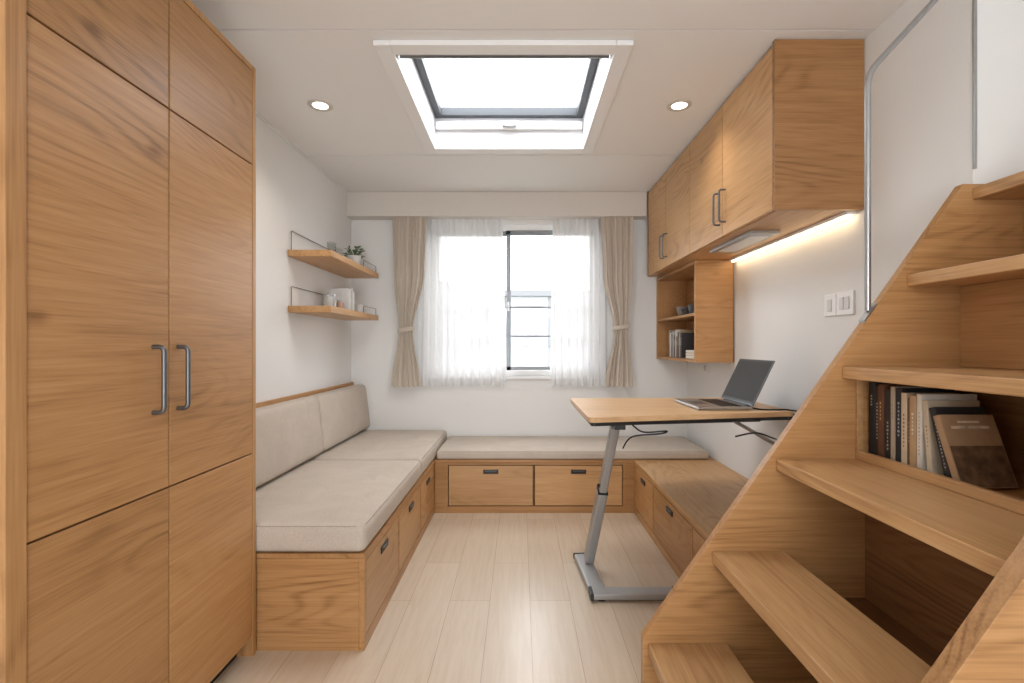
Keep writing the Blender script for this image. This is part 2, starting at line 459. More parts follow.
ZT=2.19; ZB=.825
c=build('sheer_curtain',sheet(pw([(0,-.80),(1,-.81)]),pw([(0,-.135),(1,-.105)]),3.968,lambda v:.013+.004*v,11,ZT,ZB,nu=220),SHEER,smooth=True)
tag(c,'wider white sheer curtain panel covering the left part of the window','sheer curtain')
c=build('sheer_curtain',sheet(pw([(0,.26),(1,.24)]),pw([(0,.69),(1,.70)]),3.968,lambda v:.013+.004*v,8,ZT,ZB,nu=200,phase=1.3),SHEER,smooth=True)
tag(c,'narrower white sheer curtain panel covering the right part of the window','sheer curtain')
TIE=fabric('tieback_cloth',(.62,.55,.46))
def drape(pl,pr,label,tz,tx0,tx1):
    vt=(ZT-tz)/(ZT-ZB)
    t_=thing('curtain',label,'curtain',((tx0+tx1)/2,3.92,ZB))
    build('drape',sheet(pw(pl),pw(pr),3.914,lambda v:.020-.008*math.exp(-((v-vt)/.08)**2),6,ZT,ZB-.002),DRAPE,t_,smooth=True)
    bm=bmesh.new()
    cx=(tx0+tx1)/2; rx=(tx1-tx0)/2+.010; n=36
    pts=[]
    for k in range(n):
        a=2*PI*k/n
        pts.append(Vector((cx+rx*math.cos(a),3.914+.024*math.sin(a),tz+.012*math.cos(a))))
    vs=[]
    for p in pts:
        vs.append((bm.verts.new(p+Vector((0,0,.016))),bm.verts.new(p-Vector((0,0,.016)))))
    for k in range(n):
        a_,b_=vs[k],vs[(k+1)%n]; bm.faces.new((a_[0],b_[0],b_[1],a_[1]))
    build('tieback',bm,TIE,t_,smooth=True)
vt=(ZT-1.27)/(ZT-ZB)
drape([(0,-1.0),(.35,-.99),(vt,-.95),(1,-1.01)],[(0,-.725),(.35,-.745),(vt,-.835),(1,-.775)],'beige curtain tied back at the left of the window',1.27,-.95,-.835)
drape([(0,.63),(.35,.65),(vt,.735),(1,.665)],[(0,.885),(.35,.88),(vt,.85),(1,.885)],'beige curtain tied back at the right of the window',1.29,.735,.85)

# ------------------------------------------------------------------ wardrobe
wx=-.987
t_=thing('wardrobe','tall built-in oak wardrobe with six flat doors at the left','wardrobe',(-1.17,1.4,0))
bm=bmesh.new()
xb=XL+.003; xc=wx-.022
box(bm,xb,wx+.004,.955,.997,.0,2.18,bev=.0015)
box(bm,xb,wx+.002,1.845,1.865,.0,2.18,bev=.001)
box(bm,xb,wx+.001,.998,1.844,2.160,2.18,bev=.001)
box(bm,xb,xc-.002,.998,1.844,.07,.09)
box(bm,xb,xb+.01,.998,1.844,.09,2.16)
build('body',bm,WZ,t_)
build('plinth',B(xb,-1.045,.998,1.844,0,.068),BLACK,t_)
bm=bmesh.new(); box(bm,xc-.012,xc-.006,.999,1.843,.092,2.158); build('gap_shade_sheet',bm,DARK,t_)  # dark sheet added to paint the shade seen through the door gaps
ys=[(1.0,1.405),(1.410,1.843)]
zs=[(.075,.748),(.753,1.812),(1.817,2.157)]
for (ya,yb_) in ys:
    for k,(za,zb) in enumerate(zs):
        d=build('door',B(xc,wx,ya,yb_,za,zb,bev=.0015),WY,t_)
        if k==1:
            yh = 1.345 if ya<1.2 else 1.442
            bm=bmesh.new()
            p=[(wx,yh,1.145),(wx+.030,yh,1.145),(wx+.030,yh,.968),(wx,yh,.968)]
            tube(bm,rounded(p,.016),.0065,12)
            build('handle',bm,STEEL,d,smooth=True)

# ------------------------------------------------------------------ benches with drawers
HB=.365
def bench(name,label,side,u0,u1,wf,wb,drawers,W,WE,WD,WT):
    s = 1 if wb>wf else -1
    def bx(bm,ua,ub,da,db,za,zb,bev=.001):
        if side: box(bm,wf+s*da,wf+s*db,ua,ub,za,zb,bev=bev)
        else: box(bm,ua,ub,wf+s*da,wf+s*db,za,zb,bev=bev)
    dp=abs(wb-wf)
    loc=((wf+wb)/2,(u0+u1)/2,0) if side else ((u0+u1)/2,(wf+wb)/2,0)
    t_=thing(name,label,'bench',loc)
    bm=bmesh.new()
    fw0,fw1=drawers[0][0]-.003,drawers[-1][1]+.003
    bx(bm,fw0,fw1,0,.02,0,.046)
    bx(bm,fw0,fw1,0,.02,HB-.035,HB-.019)
    bx(bm,u0+.0005,fw0,0,.02,0,HB-.019); bx(bm,fw1,u1-.0005,0,.02,0,HB-.019)
    for (a,b_),(c_,d_) in zip(drawers,drawers[1:]): bx(bm,b_+.003,c_-.003,0,.02,.047,HB-.036)
    bx(bm,u0+.02,u1-.02,dp-.012,dp,0,HB-.02)
    build('body',bm,W,t_)
    bm=bmesh.new(); bx(bm,u0,u1,-.002,dp,HB-.018,HB,bev=.0015); build('top_board',bm,WT,t_)
    bm=bmesh.new(); bx(bm,fw0+.001,fw1-.001,.024,.03,.04,HB-.03); build('gap_shade_sheet',bm,DARK,t_)  # added dark sheet standing for shade behind the drawer gaps
    bm=bmesh.new(); bx(bm,u0,u0+.018,.0205,dp-.013,0,HB-.019); build('end_panel',bm,WE,t_)
    bm=bmesh.new(); bx(bm,u1-.018,u1,.0205,dp-.013,0,HB-.019); build('end_panel',bm,WE,t_)
    for a,b_ in drawers:
        bm=bmesh.new(); bx(bm,a+.0025,b_-.0025,.001,.019,.052,HB-.041,bev=.0015)
        d=build('drawer',bm,WD,t_)
        c_=(a+b_)/2; bm=bmesh.new()
        zc=.283
        bx(bm,c_-.052,c_+.052,-.004,.0012,zc-.014,zc+.014,bev=.0015)
        h=build('handle',bm,BLACK,d)
        bm=bmesh.new(); bx(bm,c_-.040,c_+.040,-.010,-.0042,zc+.004,zc+.009,bev=.0015); build('pull_lip',bm,STEEL,h)
    return t_
XF=-.585
lb=bench('storage_bench','oak storage bench with drawers along the left wall',True,1.88,3.999,XF,XL+.003,[(1.905,2.41),(2.435,2.94),(2.965,3.40)],WY,WX,TY,WY)
build('back_panel',B(XL+.003,XL+.022,1.88,3.995,HB+.001,.855,bev=.002),WY,lb)
rb=bench('storage_bench','oak storage bench with two wide drawers under the window',False,XF+.003,XR-.003,3.42,3.999,[(-.49,.09),(.10,.70)],WX,WY,TX,WX)
sb=bench('storage_bench','oak storage bench with bare wooden top along the right wall',True,1.70,3.415,.78,XR-.003,[(1.73,2.26),(2.285,2.93),(2.955,3.38)],WY,WX,WY,TY)

def seat(x0,x1,y0,y1,z0,z1,lab,r,bul=.010):
    o=thing('seat_cushion',lab,'cushion',((x0+x1)/2,(y0+y1)/2,z0))
    build('cover',cushion(x0,x1,y0,y1,z0,z1,r,bul),LINEN,o,smooth=True)
    bm=bmesh.new(); e=r*.27
    pts=[(x0+e+r,y0+e,z1-e),(x1-e-r,y0+e,z1-e),(x1-e,y0+e+r,z1-e),(x1-e,y1-e-r,z1-e),(x1-e-r,y1-e,z1-e),(x0+e+r,y1-e,z1-e),(x0+e,y1-e-r,z1-e),(x0+e,y0+e+r,z1-e),(x0+e+r,y0+e,z1-e)]
    tube(bm,pts,.0022,8); build('piping',bm,PIPE,o,smooth=True)
    return o
xs=XL+.026
seat(xs,XF+.006,1.872,2.95,HB+.001,.476,'large beige linen seat cushion nearest the wardrobe on the left bench',.032,.011)
seat(xs,XF+.006,2.956,3.992,HB+.001,.476,'beige linen seat cushion in the corner of the left bench',.032,.011)
seat(XF+.014,XR-.045,3.412,3.992,HB+.001,.425,'long thin beige linen seat cushion under the window',.018,bul=.003)
def backc(y0,y1,lab):
    xb_=xs; yc=(y0+y1)/2; hy=(y1-y0)/2
    def wp(p):
        t=max(0,(p.z-.488)/.35)
        x=xb_+(p.x-xb_)*(1-.28*t)
        if p.x>xb_+.05:
            x+=.012*(1-min(1,abs((p.y-yc)/hy))**4)*math.sin(PI*min(1,max(0,t)))
        return Vector((x,p.y,p.z))
    o=thing('back_cushion',lab,'cushion',(-1.27,(y0+y1)/2,.494))
    build('cover',cushion(xb_,-1.185,y0,y1,.494,.838,.034,0,warp=wp),LINEN,o,smooth=True)
backc(1.90,3.05,'beige linen back cushion nearest the wardrobe against the left wall')
backc(3.056,3.985,'beige linen back cushion in the far corner against the left wall')

# ------------------------------------------------------------------ upper wall cabinet
t_=thing('wall_cabinet','long oak wall cabinet with four doors hung under the ceiling at the right','cabinet',(1.15,2.95,1.68))
bm=bmesh.new(); cx0=.99; cz0=1.68; cz1=H-.003
box(bm,cx0+.022,XR-.003,1.962,3.86,cz0,cz0+.02,bev=.001)
box(bm,cx0+.022,XR-.003,1.962,3.86,cz1-.02,cz1,bev=.001)
box(bm,XR-.012,XR-.003,1.962,3.86,cz0+.02,cz1-.02)
build('body',bm,WY,t_)
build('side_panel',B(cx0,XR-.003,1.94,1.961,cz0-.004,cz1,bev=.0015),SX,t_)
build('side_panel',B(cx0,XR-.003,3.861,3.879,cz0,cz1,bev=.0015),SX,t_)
bm=bmesh.new(); box(bm,cx0+.024,cx0+.03,1.965,3.858,cz0+.021,cz1-.021); build('gap_shade_sheet',bm,DARK,t_)  # added dark sheet, painted shade behind the cabinet door gaps
ed=[1.963,2.447,2.929,3.405,3.859]
for i in range(4):
    d=build('door',B(cx0+.001,cx0+.02,ed[i]+.0025,ed[i+1]-.0025,cz0+.003,cz1-.012,bev=.0015),TY,t_)
    yh=ed[i+1]-.035 if i%2==0 else ed[i]+.035
    bm=bmesh.new(); p=[(cx0+.001,yh,1.745),(cx0-.03,yh,1.745),(cx0-.03,yh,1.90),(cx0+.001,yh,1.90)]
    tube(bm,rounded(p,.014),.0050,10); build('handle',bm,STEEL,d,smooth=True)
o=thing('light_strip','warm glowing light strip under the wall cabinet along the wall','light strip',(XR-.03,2.55,1.66))
bm=bmesh.new(); box(bm,XR-.048,XR-.008,1.98,3.09,1.668,1.6799,bev=.001); build('housing',bm,WHITE,o)
build('diffuser',B(XR-.036,XR-.020,1.985,3.085,1.661,1.6678,bev=.001),emis('led_warm',(1,.72,.42),8),o)
o=thing('cabinet_lamp','flat grey rectangular lamp panel under the wall cabinet','lamp',(1.14,2.55,1.66))
build('housing',B(1.06,1.20,2.30,2.80,1.664,1.6799,bev=.003),SILVER,o)
build('diffuser',B(1.085,1.175,2.36,2.74,1.660,1.6636,bev=.001),plain('frosted_lens',(.75,.76,.77),.3),o)
o=thing('open_shelf_unit','small open oak shelf box under the far end of the wall cabinet','shelf unit',(1.2,3.5,1.04))
bm=bmesh.new(); X0,X1=1.09,XR-.003; Z0,Z1=1.04,1.678
box(bm,X0,X1,3.975,3.995,Z0,Z1,bev=.001); box(bm,X0,X1,3.132,3.974,Z0,Z0+.02,bev=.001); box(bm,X0,X1,3.132,3.974,Z1-.02,Z1,bev=.001)
box(bm,X1-.01,X1,3.132,3.974,Z0+.021,Z1-.021)
build('body',bm,WY,o)
build('side_panel',B(X0,X1-.012,3.11,3.131,Z0,Z1,bev=.0015),WX,o)
build('shelf',B(X0+.005,X1-.011,3.132,3.974,1.335,1.353,bev=.001),WY,o)

def bowl(x,y,z,r,h,col,lab,name='bowl'):
    bm=bmesh.new()
    lathe(bm,[(0,0),(r*.5,0),(r*.55,.004),(r*.9,h*.6),(r,h),(r*.94,h),(r*.84,h*.6),(r*.45,.01),(0,.01)],x,y,z,24)
    c=build(name,bm,plain(name+lab[:8],col,.35),smooth=True); tag(c,lab,name)
bowl(1.19,3.52,1.354,.055,.05,(.05,.05,.055),'dark ceramic bowl on the middle of the open shelf box')
bowl(1.19,3.66,1.354,.045,.075,(.25,.22,.2),'brown ceramic cup beside the dark bowl in the open shelf box','cup')
bowl(1.18,3.40,1.354,.038,.07,(.1,.1,.1),'black cup near the front of the open shelf box','cup')

# ------------------------------------------------------------------ books
PAPER=plain('paper',(.72,.66,.55),.9)
def book(x,y,z,th,h,dp,col,lab,lean=0,band=None,grp=None,picture=None,yaw=0):
    o=thing('book',lab,'book',(x,y,z),grp)
    cm=plain('cover_'+str(random.random())[:6],col,.5,var=.08,vscale=30)
    bm=bmesh.new(); c_=.0025
    box(bm,x,x+c_,y-th,y,z,z+h,bev=.0008); box(bm,x+c_,x+dp,y-th,y-th+c_,z,z+h,bev=.0005); box(bm,x+c_,x+dp,y-c_,y,z,z+h,bev=.0005)
    build('cover',bm,cm,o)
    build('pages',B(x+c_+.0005,x+dp-.004,y-th+c_+.0003,y-c_-.0003,z+.003,z+h-.003),PAPER,o)
    if band:
        bm=bmesh.new(); b0,b1,bc=band
        n=max(4,int((b1-b0)*22)); w_=(th-.010)
        for k in range(n):
            za=z+h*(b0+(b1-b0)*k/n); zb=za+h*(b1-b0)/n*.55
            ww=w_*(.35+.65*random.random())*.32
            box(bm,x-.0006,x-.00005,y-th/2-ww,y-th/2+ww,za,zb)
        build('spine_title',bm,plain('label_'+str(random.random())[:6],bc,.6),o)
    if picture:
        for (u0,u1,v0,v1,pc) in picture:
            build('cover_print',B(x+dp*u0,x+dp*u1,y-th-.0006,y-th-.00005,z+h*v0,z+h*v1),plain('print_'+str(random.random())[:6],pc,.6,var=.5,vscale=45),o)
    o.rotation_euler=(-lean,0,yaw)
    return o
G='books in the nook under the stair tread'
zn=.8225
specs=[(.022,.222,(.02,.02,.022),'tall black book at the far end of the row',(.7,.85,(.5,.45,.3))),
(.016,.212,(.03,.028,.028),'thin black book with pale title, second in the row',(.3,.8,(.55,.55,.52))),
(.018,.218,(.14,.06,.03),'dark brown book between two dark books',(.55,.8,(.6,.45,.2))),
(.022,.205,(.03,.03,.033),'charcoal book with pale title in the row',(.2,.6,(.4,.4,.38))),
(.012,.215,(.50,.40,.29),'thin pale brown book in the row',(.6,.8,(.2,.15,.1))),
(.022,.212,(.018,.022,.03),'navy black book left of the cream book',(.4,.85,(.4,.4,.45))),
(.018,.202,(.70,.58,.42),'cream book in the middle of the row',(.3,.75,(.3,.2,.12))),
(.012,.190,(.20,.11,.06),'thin chocolate brown book between cream and tan books',(.4,.7,(.6,.5,.4))),
(.020,.198,(.50,.34,.19),'tan brown book right of the thin chocolate book',(.5,.8,(.75,.7,.6))),
(.014,.204,(.78,.73,.65),'white book near the leaning books',(.25,.8,(.3,.3,.32)))]
y=1.437
for th,h,col,lab,band in specs:
    book(1.0+random.uniform(0,.008),y,zn,th,h,.14,col,lab+' under the stair tread',band=band,grp=G)
    y-=th+.0012
tl=.10
book(1.003,y-.0195,zn,.016,.190,.13,(.62,.52,.39),'pale beige book tilting slightly before the leaning black book under the stair tread',lean=tl,band=(.4,.7,(.4,.2,.1)),grp=G)
t1=.28
book(1.002,y-.073,zn,.018,.180,.12,(.025,.025,.028),'black book leaning against the pale beige book in the stair nook',lean=t1,band=(.2,.8,(.30,.30,.30)),grp=G)
t2=.38
book(.992,y-.073-.037,zn,.018,.168,.128,(.40,.25,.14),'brown book leaning with its printed front cover showing, nearest in the stair nook',lean=t2,grp=G,
     picture=[(.02,.98,.01,.56,(.15,.085,.045)),(.15,.85,.80,.84,(.60,.48,.33)),(.30,.70,.88,.91,(.60,.48,.33))])
G2='books at the bottom of the open shelf box'
y=3.78
for th,h,col,lab in [(.03,.20,(.35,.3,.25),'taupe book at the very far end of the open shelf box'),(.025,.18,(.7,.68,.62),'ivory book second from the far end in the open shelf box'),(.03,.17,(.06,.06,.07),'black book beside the ivory book in the open shelf box'),(.025,.19,(.5,.47,.42),'grey beige book in the open shelf box'),
    (.035,.16,(.10,.08,.07),'thick dark brown book in the open shelf box'),(.02,.20,(.65,.62,.56),'cream book in the open shelf box'),(.03,.15,(.2,.1,.05),'short reddish brown book in the open shelf box'),(.03,.18,(.05,.06,.08),'dark blue book in the open shelf box'),(.025,.19,(.45,.30,.16),'tan book in the open shelf box'),(.03,.175,(.04,.04,.045),'black book nearest the flat pile in the open shelf box')]:
    book(1.125,y,1.061,th,h,.13,col,lab,grp=G2,band=(.5,.8,(.6,.6,.55))); y-=th+.002
z=1.0605
for th,col,lab in [(.018,(.75,.73,.7),'white book lying flat at the bottom of a pile in the open shelf box'),(.02,(.45,.28,.14),'tan book lying flat in the open shelf box pile'),(.016,(.7,.68,.62),'pale book lying flat on top of the open shelf box pile')]:
    o=thing('book',lab,'book',(1.2,3.28,z),'flat pile of books in the open shelf box')
    build('cover',B(1.115,1.255,3.17,3.36,z,z+th,bev=.001),plain('flat_'+lab[:5],col,.5),o)
    build('pages',B(1.112,1.1149,3.175,3.355,z+.003,z+th-.003),PAPER,o)
    z+=th+.0008

# ------------------------------------------------------------------ staircase
ys0,ys1=.75,1.45
st=thing('staircase','steep oak staircase with open shelves rising to the right','staircase',(.9,1.1,0))
def edge(x): return .300+1.42*(x-.357)
xt=1.285
pts=[(.357,0),(.357,edge(.357)),(xt,edge(xt)),(1.79,edge(xt)),(1.79,0)]
for (ya,yb_) in ((1.4505,1.478),(.715,.7495)):
    bm=bmesh.new(); poly_prism(bm,pts,'y',ya,yb_,bev=.0015); build('stringer',bm,WX,st)
tz=[.286,.553,.820,1.087,1.354,1.605]
tx=[.371,.557,.742,.934,1.122,1.312]
back=[.60,.765,.985,1.276,1.46,1.79]
for i in range(6):
    build('tread',B(tx[i],back[i],ys0+.0005,ys1,tz[i]-.034,tz[i],bev=.003),TY,st)
build('riser',B(1.276,1.291,ys0+.001,ys1-.001,tz[3]+.001,tz[4]-.035),WY,st)
build('riser',B(1.46,1.475,ys0+.001,ys1-.001,tz[4]+.001,tz[5]-.035),WY,st)
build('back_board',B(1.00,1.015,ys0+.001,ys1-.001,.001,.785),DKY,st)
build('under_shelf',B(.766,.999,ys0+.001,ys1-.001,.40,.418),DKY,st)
build('shelf_lip',B(.972,.988,ys0+.001,ys1-.001,.8205,.846,bev=.002),TY,st)
bm=bmesh.new(); box(bm,.989,1.27,ys0+.001,ys1-.001,.80,.8215); build('nook_floor',bm,WY,st)
build('nook_back',B(1.262,1.274,ys0+.001,ys1-.001,.8225,1.052),WY,st)
build('nook_jamb',B(.972,.99,1.441,1.4499,.847,1.052,bev=.001),TY,st)
o=thing('handrail','slim grey metal handrail post rising from the stair edge to the ceiling','handrail',(1.02,1.464,1.24))
bm=bmesh.new()
p=[(1.018,1.464,edge(1.018)+.012),(1.018,1.464,1.945),(1.315,1.464,2.27)]
tube(bm,rounded(p,.04),.0085,12); build('rail',bm,SILVER,o,smooth=True)
bm=bmesh.new(); poly_prism(bm,[(1.000,edge(1.000)+.003),(1.036,edge(1.036)+.003),(1.036,edge(1.036)+.009),(1.000,edge(1.000)+.009)],'y',1.452,1.476); build('base_plate',bm,SILVER,o)
bm=bmesh.new(); box(bm,XR-.03,XR-.001,1.452,1.470,2.245,2.295,bev=.003); build('wall_bracket',bm,SILVER,o)

# ------------------------------------------------------------------ desk
dz=.855
dk=thing('desk','height adjustable desk with oak top and one slanted grey metal leg','desk',(.6,2.4,0))
corners=[(.280,2.03),(1.222,2.22),(1.222,2.80),(.278,2.78)]
def rp(cs,r,n=5):
    out=[]
    m_=len(cs)
    for i in range(m_):
        a=Vector(cs[i-1]);b_=Vector(cs[i]);c_=Vector(cs[(i+1)%m_])
        s=b_+(a-b_).normalized()*r; e=b_+(c_-b_).normalized()*r
        for k in range(n+1):
            t=k/n; q=(1-t)**2*s+2*t*(1-t)*b_+t*t*e; out.append((q.x,q.y))
    return out
bm=bmesh.new(); poly_prism(bm,rp(corners,.03),'z',dz-.022,dz,bev=.0015); build('tabletop',bm,wood('desk_oak','x',(.40,.23,.11),(.60,.38,.20),(.70,.48,.28)),dk)
ins=[(.292,2.043),(1.205,2.228),(1.205,2.775),(.292,2.76)]
bm=bmesh.new(); poly_prism(bm,rp(ins,.02),'z',dz-.038,dz-.0225); build('under_plate',bm,BLACK,dk)
bm=bmesh.new(); bar(bm,(.38,2.30,dz-.056),(1.15,2.42,dz-.056),.05,.034,bev=.003); build('cross_beam',bm,STEEL,dk)
bm=bmesh.new(); bar(bm,(.43,2.14,dz-.054),(.43,2.62,dz-.054),.045,.030,bev=.003); build('bracket',bm,BLACK,dk)
P0=Vector((.352,2.56,.05)); P1=Vector((.428,2.25,dz-.070))
bm=bmesh.new(); mid=P0.lerp(P1,.55)
bar(bm,P0,mid,.062,.048,up=(1,0,0),bev=.011); lg=build('leg',bm,LEGM,dk)
bm=bmesh.new(); bar(bm,mid,P1,.050,.039,up=(1,0,0),bev=.010); build('upper_tube',bm,LEGM,lg)
bm=bmesh.new(); bar(bm,P0.lerp(P1,.545),P0.lerp(P1,.554),.0625,.0485,up=(1,0,0),bev=.003); build('collar',bm,BLACK,lg)
bm=bmesh.new(); lathe(bm,[(0,0),(.009,0),(.009,.010),(.007,.012),(0,.012)],0,0,0,16)
R=Matrix.Translation(P0.lerp(P1,.59)+Vector((-.019,-.008,0)))@Matrix.Rotation(-PI/2,4,'Y')
for v in bm.verts: v.co=R@v.co
build('knob',bm,BLACK,lg)
bm=bmesh.new(); bar(bm,(.326,2.66,.027),(.356,2.235,.027),.078,.028,bev=.007)
bar(bm,(.320,2.262,.0265),(.70,2.262,.0265),.074,.028,bev=.007)
build('foot',bm,LEGM,dk)
bm=bmesh.new(); box(bm,.696,.710,2.223,2.301,.010,.042,bev=.004); bar(bm,(.3247,2.674,.026),(.3258,2.658,.026),.082,.030,bev=.004); box(bm,.313,.330,2.222,2.301,.010,.042,bev=.004)
build('end_cap',bm,BLACK,dk)
bm=bmesh.new()
for (x,y_) in ((.333,2.60),(.368,2.262),(.66,2.262)): lathe(bm,[(0,0),(.022,0),(.022,.013),(0,.013)],x,y_,0,16)
build('glide',bm,BLACK,dk)
bm=bmesh.new(); tube(bm,[(1.00,2.34,dz-.06),(1.25,2.36,dz-.20),(XR-.008,2.38,dz-.235)],.008,10); build('wall_brace',bm,SILVER,dk,smooth=True)
bm=bmesh.new(); box(bm,XR-.016,XR-.001,2.34,2.42,dz-.27,dz-.20,bev=.003); build('brace_plate',bm,BLACK,dk)
bm=bmesh.new(); box(bm,1.195,XR-.002,2.34,2.74,dz-.057,dz-.040,bev=.003); build('wall_rail',bm,BLACK,dk)
bm=bmesh.new(); tube(bm,catmull([(.50,2.22,dz-.062),(.53,2.14,dz-.078),(.62,2.12,dz-.07),(.60,2.14,dz-.085),(.50,2.15,dz-.095),(.47,2.18,dz-.12),(.452,2.20,dz-.16)]),.0035,8)
build('cable',bm,BLACK,dk,smooth=True)
bm=bmesh.new(); tube(bm,catmull([(1.063,2.34,dz+.006),(1.09,2.26,dz+.004),(1.16,2.25,dz+.004),(1.205,2.24,dz+.004),(1.24,2.20,dz-.01),(1.245,2.18,dz-.09),(1.19,2.17,dz-.14),(1.10,2.17,dz-.11),(1.02,2.16,dz-.085),(.93,2.16,dz-.10)]),.0035,8)
build('cable',bm,BLACK,dk,smooth=True)

# ------------------------------------------------------------------ laptop
lp=thing('laptop','open silver laptop with dark screen on the desk','laptop',(.92,2.43,dz))
bm=bmesh.new(); box(bm,.80,1.045,2.25,2.60,dz+.003,dz+.016,bev=.003); base=build('base',bm,SILVER,lp)
bm=bmesh.new()
for r in range(5):
    for k in range(13):
        x=.915+r*.02; y_=2.275+k*.0235
        box(bm,x,x+.017,y_,y_+.020,dz+.0162,dz+.0175)
build('keyboard',bm,BLACK,base)
build('touchpad',B(.825,.895,2.37,2.48,dz+.0161,dz+.0166),STEEL,base)
hx=1.047; th=math.radians(26)
ux=Vector((math.sin(th),0,math.cos(th))); nx=Vector((-math.cos(th),0,math.sin(th)))
def slab(bm,y0_,y1_,h0,h1,n0,n1,bev=.0):
    t=bmesh.new(); bmesh.ops.create_cube(t,size=1)
    for v in t.verts: v.co=Vector(((v.co.x+.5)*(n1-n0)+n0,(v.co.y+.5)*(y1_-y0_)+y0_,(v.co.z+.5)*(h1-h0)+h0))
    if bev: bmesh.ops.bevel(t,geom=t.edges[:],offset=bev,segments=2,affect='EDGES',profile=.5)
    o_=Vector((hx,0,dz+.019))
    for v in t.verts:
        c_=v.co.copy(); v.co=o_+nx*c_.x+ux*c_.z+Vector((0,c_.y,0))
    merge(bm,t)
bm=bmesh.new(); slab(bm,2.25,2.60,.0,.228,-.004,.003,.002); lid=build('lid',bm,STEEL,lp)
bm=bmesh.new(); slab(bm,2.254,2.596,.006,.224,.0031,.0045); scr=build('bezel',bm,BLACK,lid)
bm=bmesh.new(); slab(bm,2.262,2.588,.018,.216,.0046,.005); build('screen',bm,plain('laptop_screen',(.035,.033,.031),.55,spec=.25),lid)
bm=bmesh.new(); tube(bm,[(hx,2.29,dz+.017),(hx,2.56,dz+.017)],.006,10); build('hinge',bm,BLACK,lp,smooth=True)
bm=bmesh.new()
for x in (.815,1.03):
    for y_ in (2.27,2.58): lathe(bm,[(0,0),(.006,0),(.006,.0035),(0,.0035)],x,y_,dz,10)
build('rubber_foot',bm,BLACK,lp)

# ------------------------------------------------------------------ switches / sockets
ROCK=plain('rocker_white',(.70,.70,.70),.4)
def plate(y,z,lab,w_=.07,h_=.115,kind='switch',n=1):
    o=thing('wall_'+kind,lab,kind,(XR,y,z-h_/2))
    build('plate',B(XR-.008,XR-.0005,y-w_/2,y+w_/2,z-h_/2,z+h_/2,bev=.002),WHITE,o)
    if kind=='switch':
        for k in range(n):
            yc=y+(k-(n-1)/2)*.034
            build('rocker',B(XR-.012,XR-.0082,yc-.014,yc+.014,z-.026,z+.026,bev=.0015),ROCK,o)
    else:
        build('socket_face',B(XR-.011,XR-.0082,y-.022,y+.022,z-.02,z+.02,bev=.002),plain('socket_grey',(.6,.6,.6),.4),o)
plate(2.150,1.320,'small white light switch with one rocker, farther one beside the stairs',.08,.092)
plate(2.052,1.322,'wider white light switch with two rockers beside the stairs',.108,.096,n=2)
plate(3.60,.985,'white wall socket low beside the laptop',.10,.06,'socket')

# ------------------------------------------------------------------ left wall shelves
def wshelf(z,lab):
    o=thing('wall_shelf',lab,'shelf',(-1.24,3.4,z))
    build('board',B(XL+.003,-1.095,2.90,3.87,z,z+.038,bev=.002),TY,o)
    zt=z+.038; bm=bmesh.new()
    p=[(XL+.012,2.925,zt-.001),(XL+.012,2.925,zt+.115),(XL+.012,3.85,zt+.115),(XL+.012,3.85,zt-.001)]
    tube(bm,rounded(p,.012),.0024,8)
    tube(bm,rounded([(-1.11,3.55,zt-.001),(-1.11,3.55,zt+.05),(-1.11,3.85,zt+.05),(-1.11,3.85,zt-.001)],.01),.0022,8)
    build('rail',bm,STEEL,o,smooth=True)
    return zt
z1=wshelf(1.665,'upper oak wall shelf with potted plant on the left wall')
z2=wshelf(1.34,'lower oak wall shelf with jars and white books on the left wall')
px_,py_=-1.20,3.62
o=thing('potted_plant','small green plant in a white pot on the upper wall shelf','plant',(px_,py_,z1))
bm=bmesh.new(); lathe(bm,[(0,0),(.034,0),(.045,.085),(.047,.09),(.042,.09),(.039,.078),(0,.078)],px_,py_,z1+.0005,28); build('pot',bm,plain('pot_white',(.78,.77,.75),.4),o,smooth=True)
bm=bmesh.new(); lathe(bm,[(0,.074),(.038,.074),(.038,.079),(0,.081)],px_,py_,z1+.0005,20); build('soil',bm,plain('soil',(.05,.03,.02),.95),o)
bm=bmesh.new(); stm=bmesh.new()
for k in range(70):
    a=random.uniform(0,2*PI); el=random.uniform(.15,1.4); R_=random.uniform(.035,.080)
    c_=Vector((px_,py_,z1+.08)); d=Vector((math.cos(a)*math.cos(el),math.sin(a)*math.cos(el),math.sin(el)))
    tip=c_+d*R_; tube(stm,[c_+d*.005,tip],.0011,5)
    s=d.cross(Vector((0,0,1))).normalized(); ln=random.uniform(.02,.034); wd=ln*.45
    pr=[tip,tip+d*ln*.4+s*wd,tip+d*ln*.4+Vector((0,0,.004)),tip+d*ln*.4-s*wd,tip+d*ln-Vector((0,0,.008))]
    v=[bm.verts.new(q) for q in pr]
    bm.faces.new((v[0],v[1],v[2])); bm.faces.new((v[0],v[2],v[3])); bm.faces.new((v[1],v[4],v[2])); bm.faces.new((v[2],v[4],v[3]))
build('foliage',bm,plain('leaf_green',(.10,.17,.07),.6,var=.3,vscale=30),o)
build('stems',stm,plain('stem_green',(.12,.18,.07),.7),o)
def jar(x,y,z,r,h,lab,col=(.55,.54,.50)):
    o=thing('jar',lab,'jar',(x,y,z))
    bm=bmesh.new(); lathe(bm,[(0,.0005),(r,.0005),(r,h*.75),(r*.8,h*.82),(r*.8,h*.86)],x,y,z,22); build('vessel',bm,plain('jar_'+lab[:5],col,.2),o,smooth=True)
    bm=bmesh.new(); lathe(bm,[(r*.86,h*.861),(r*.86,h),(0,h)],x,y,z,22); build('lid',bm,SILVER,o,smooth=True)
jar(-1.18,3.08,z2,.026,.080,'small pale jar with silver lid at the near end of the lower wall shelf',(.42,.42,.40))
jar(-1.20,3.18,z2,.030,.095,'wider pale jar with silver lid, second on the lower wall shelf',(.50,.49,.46))
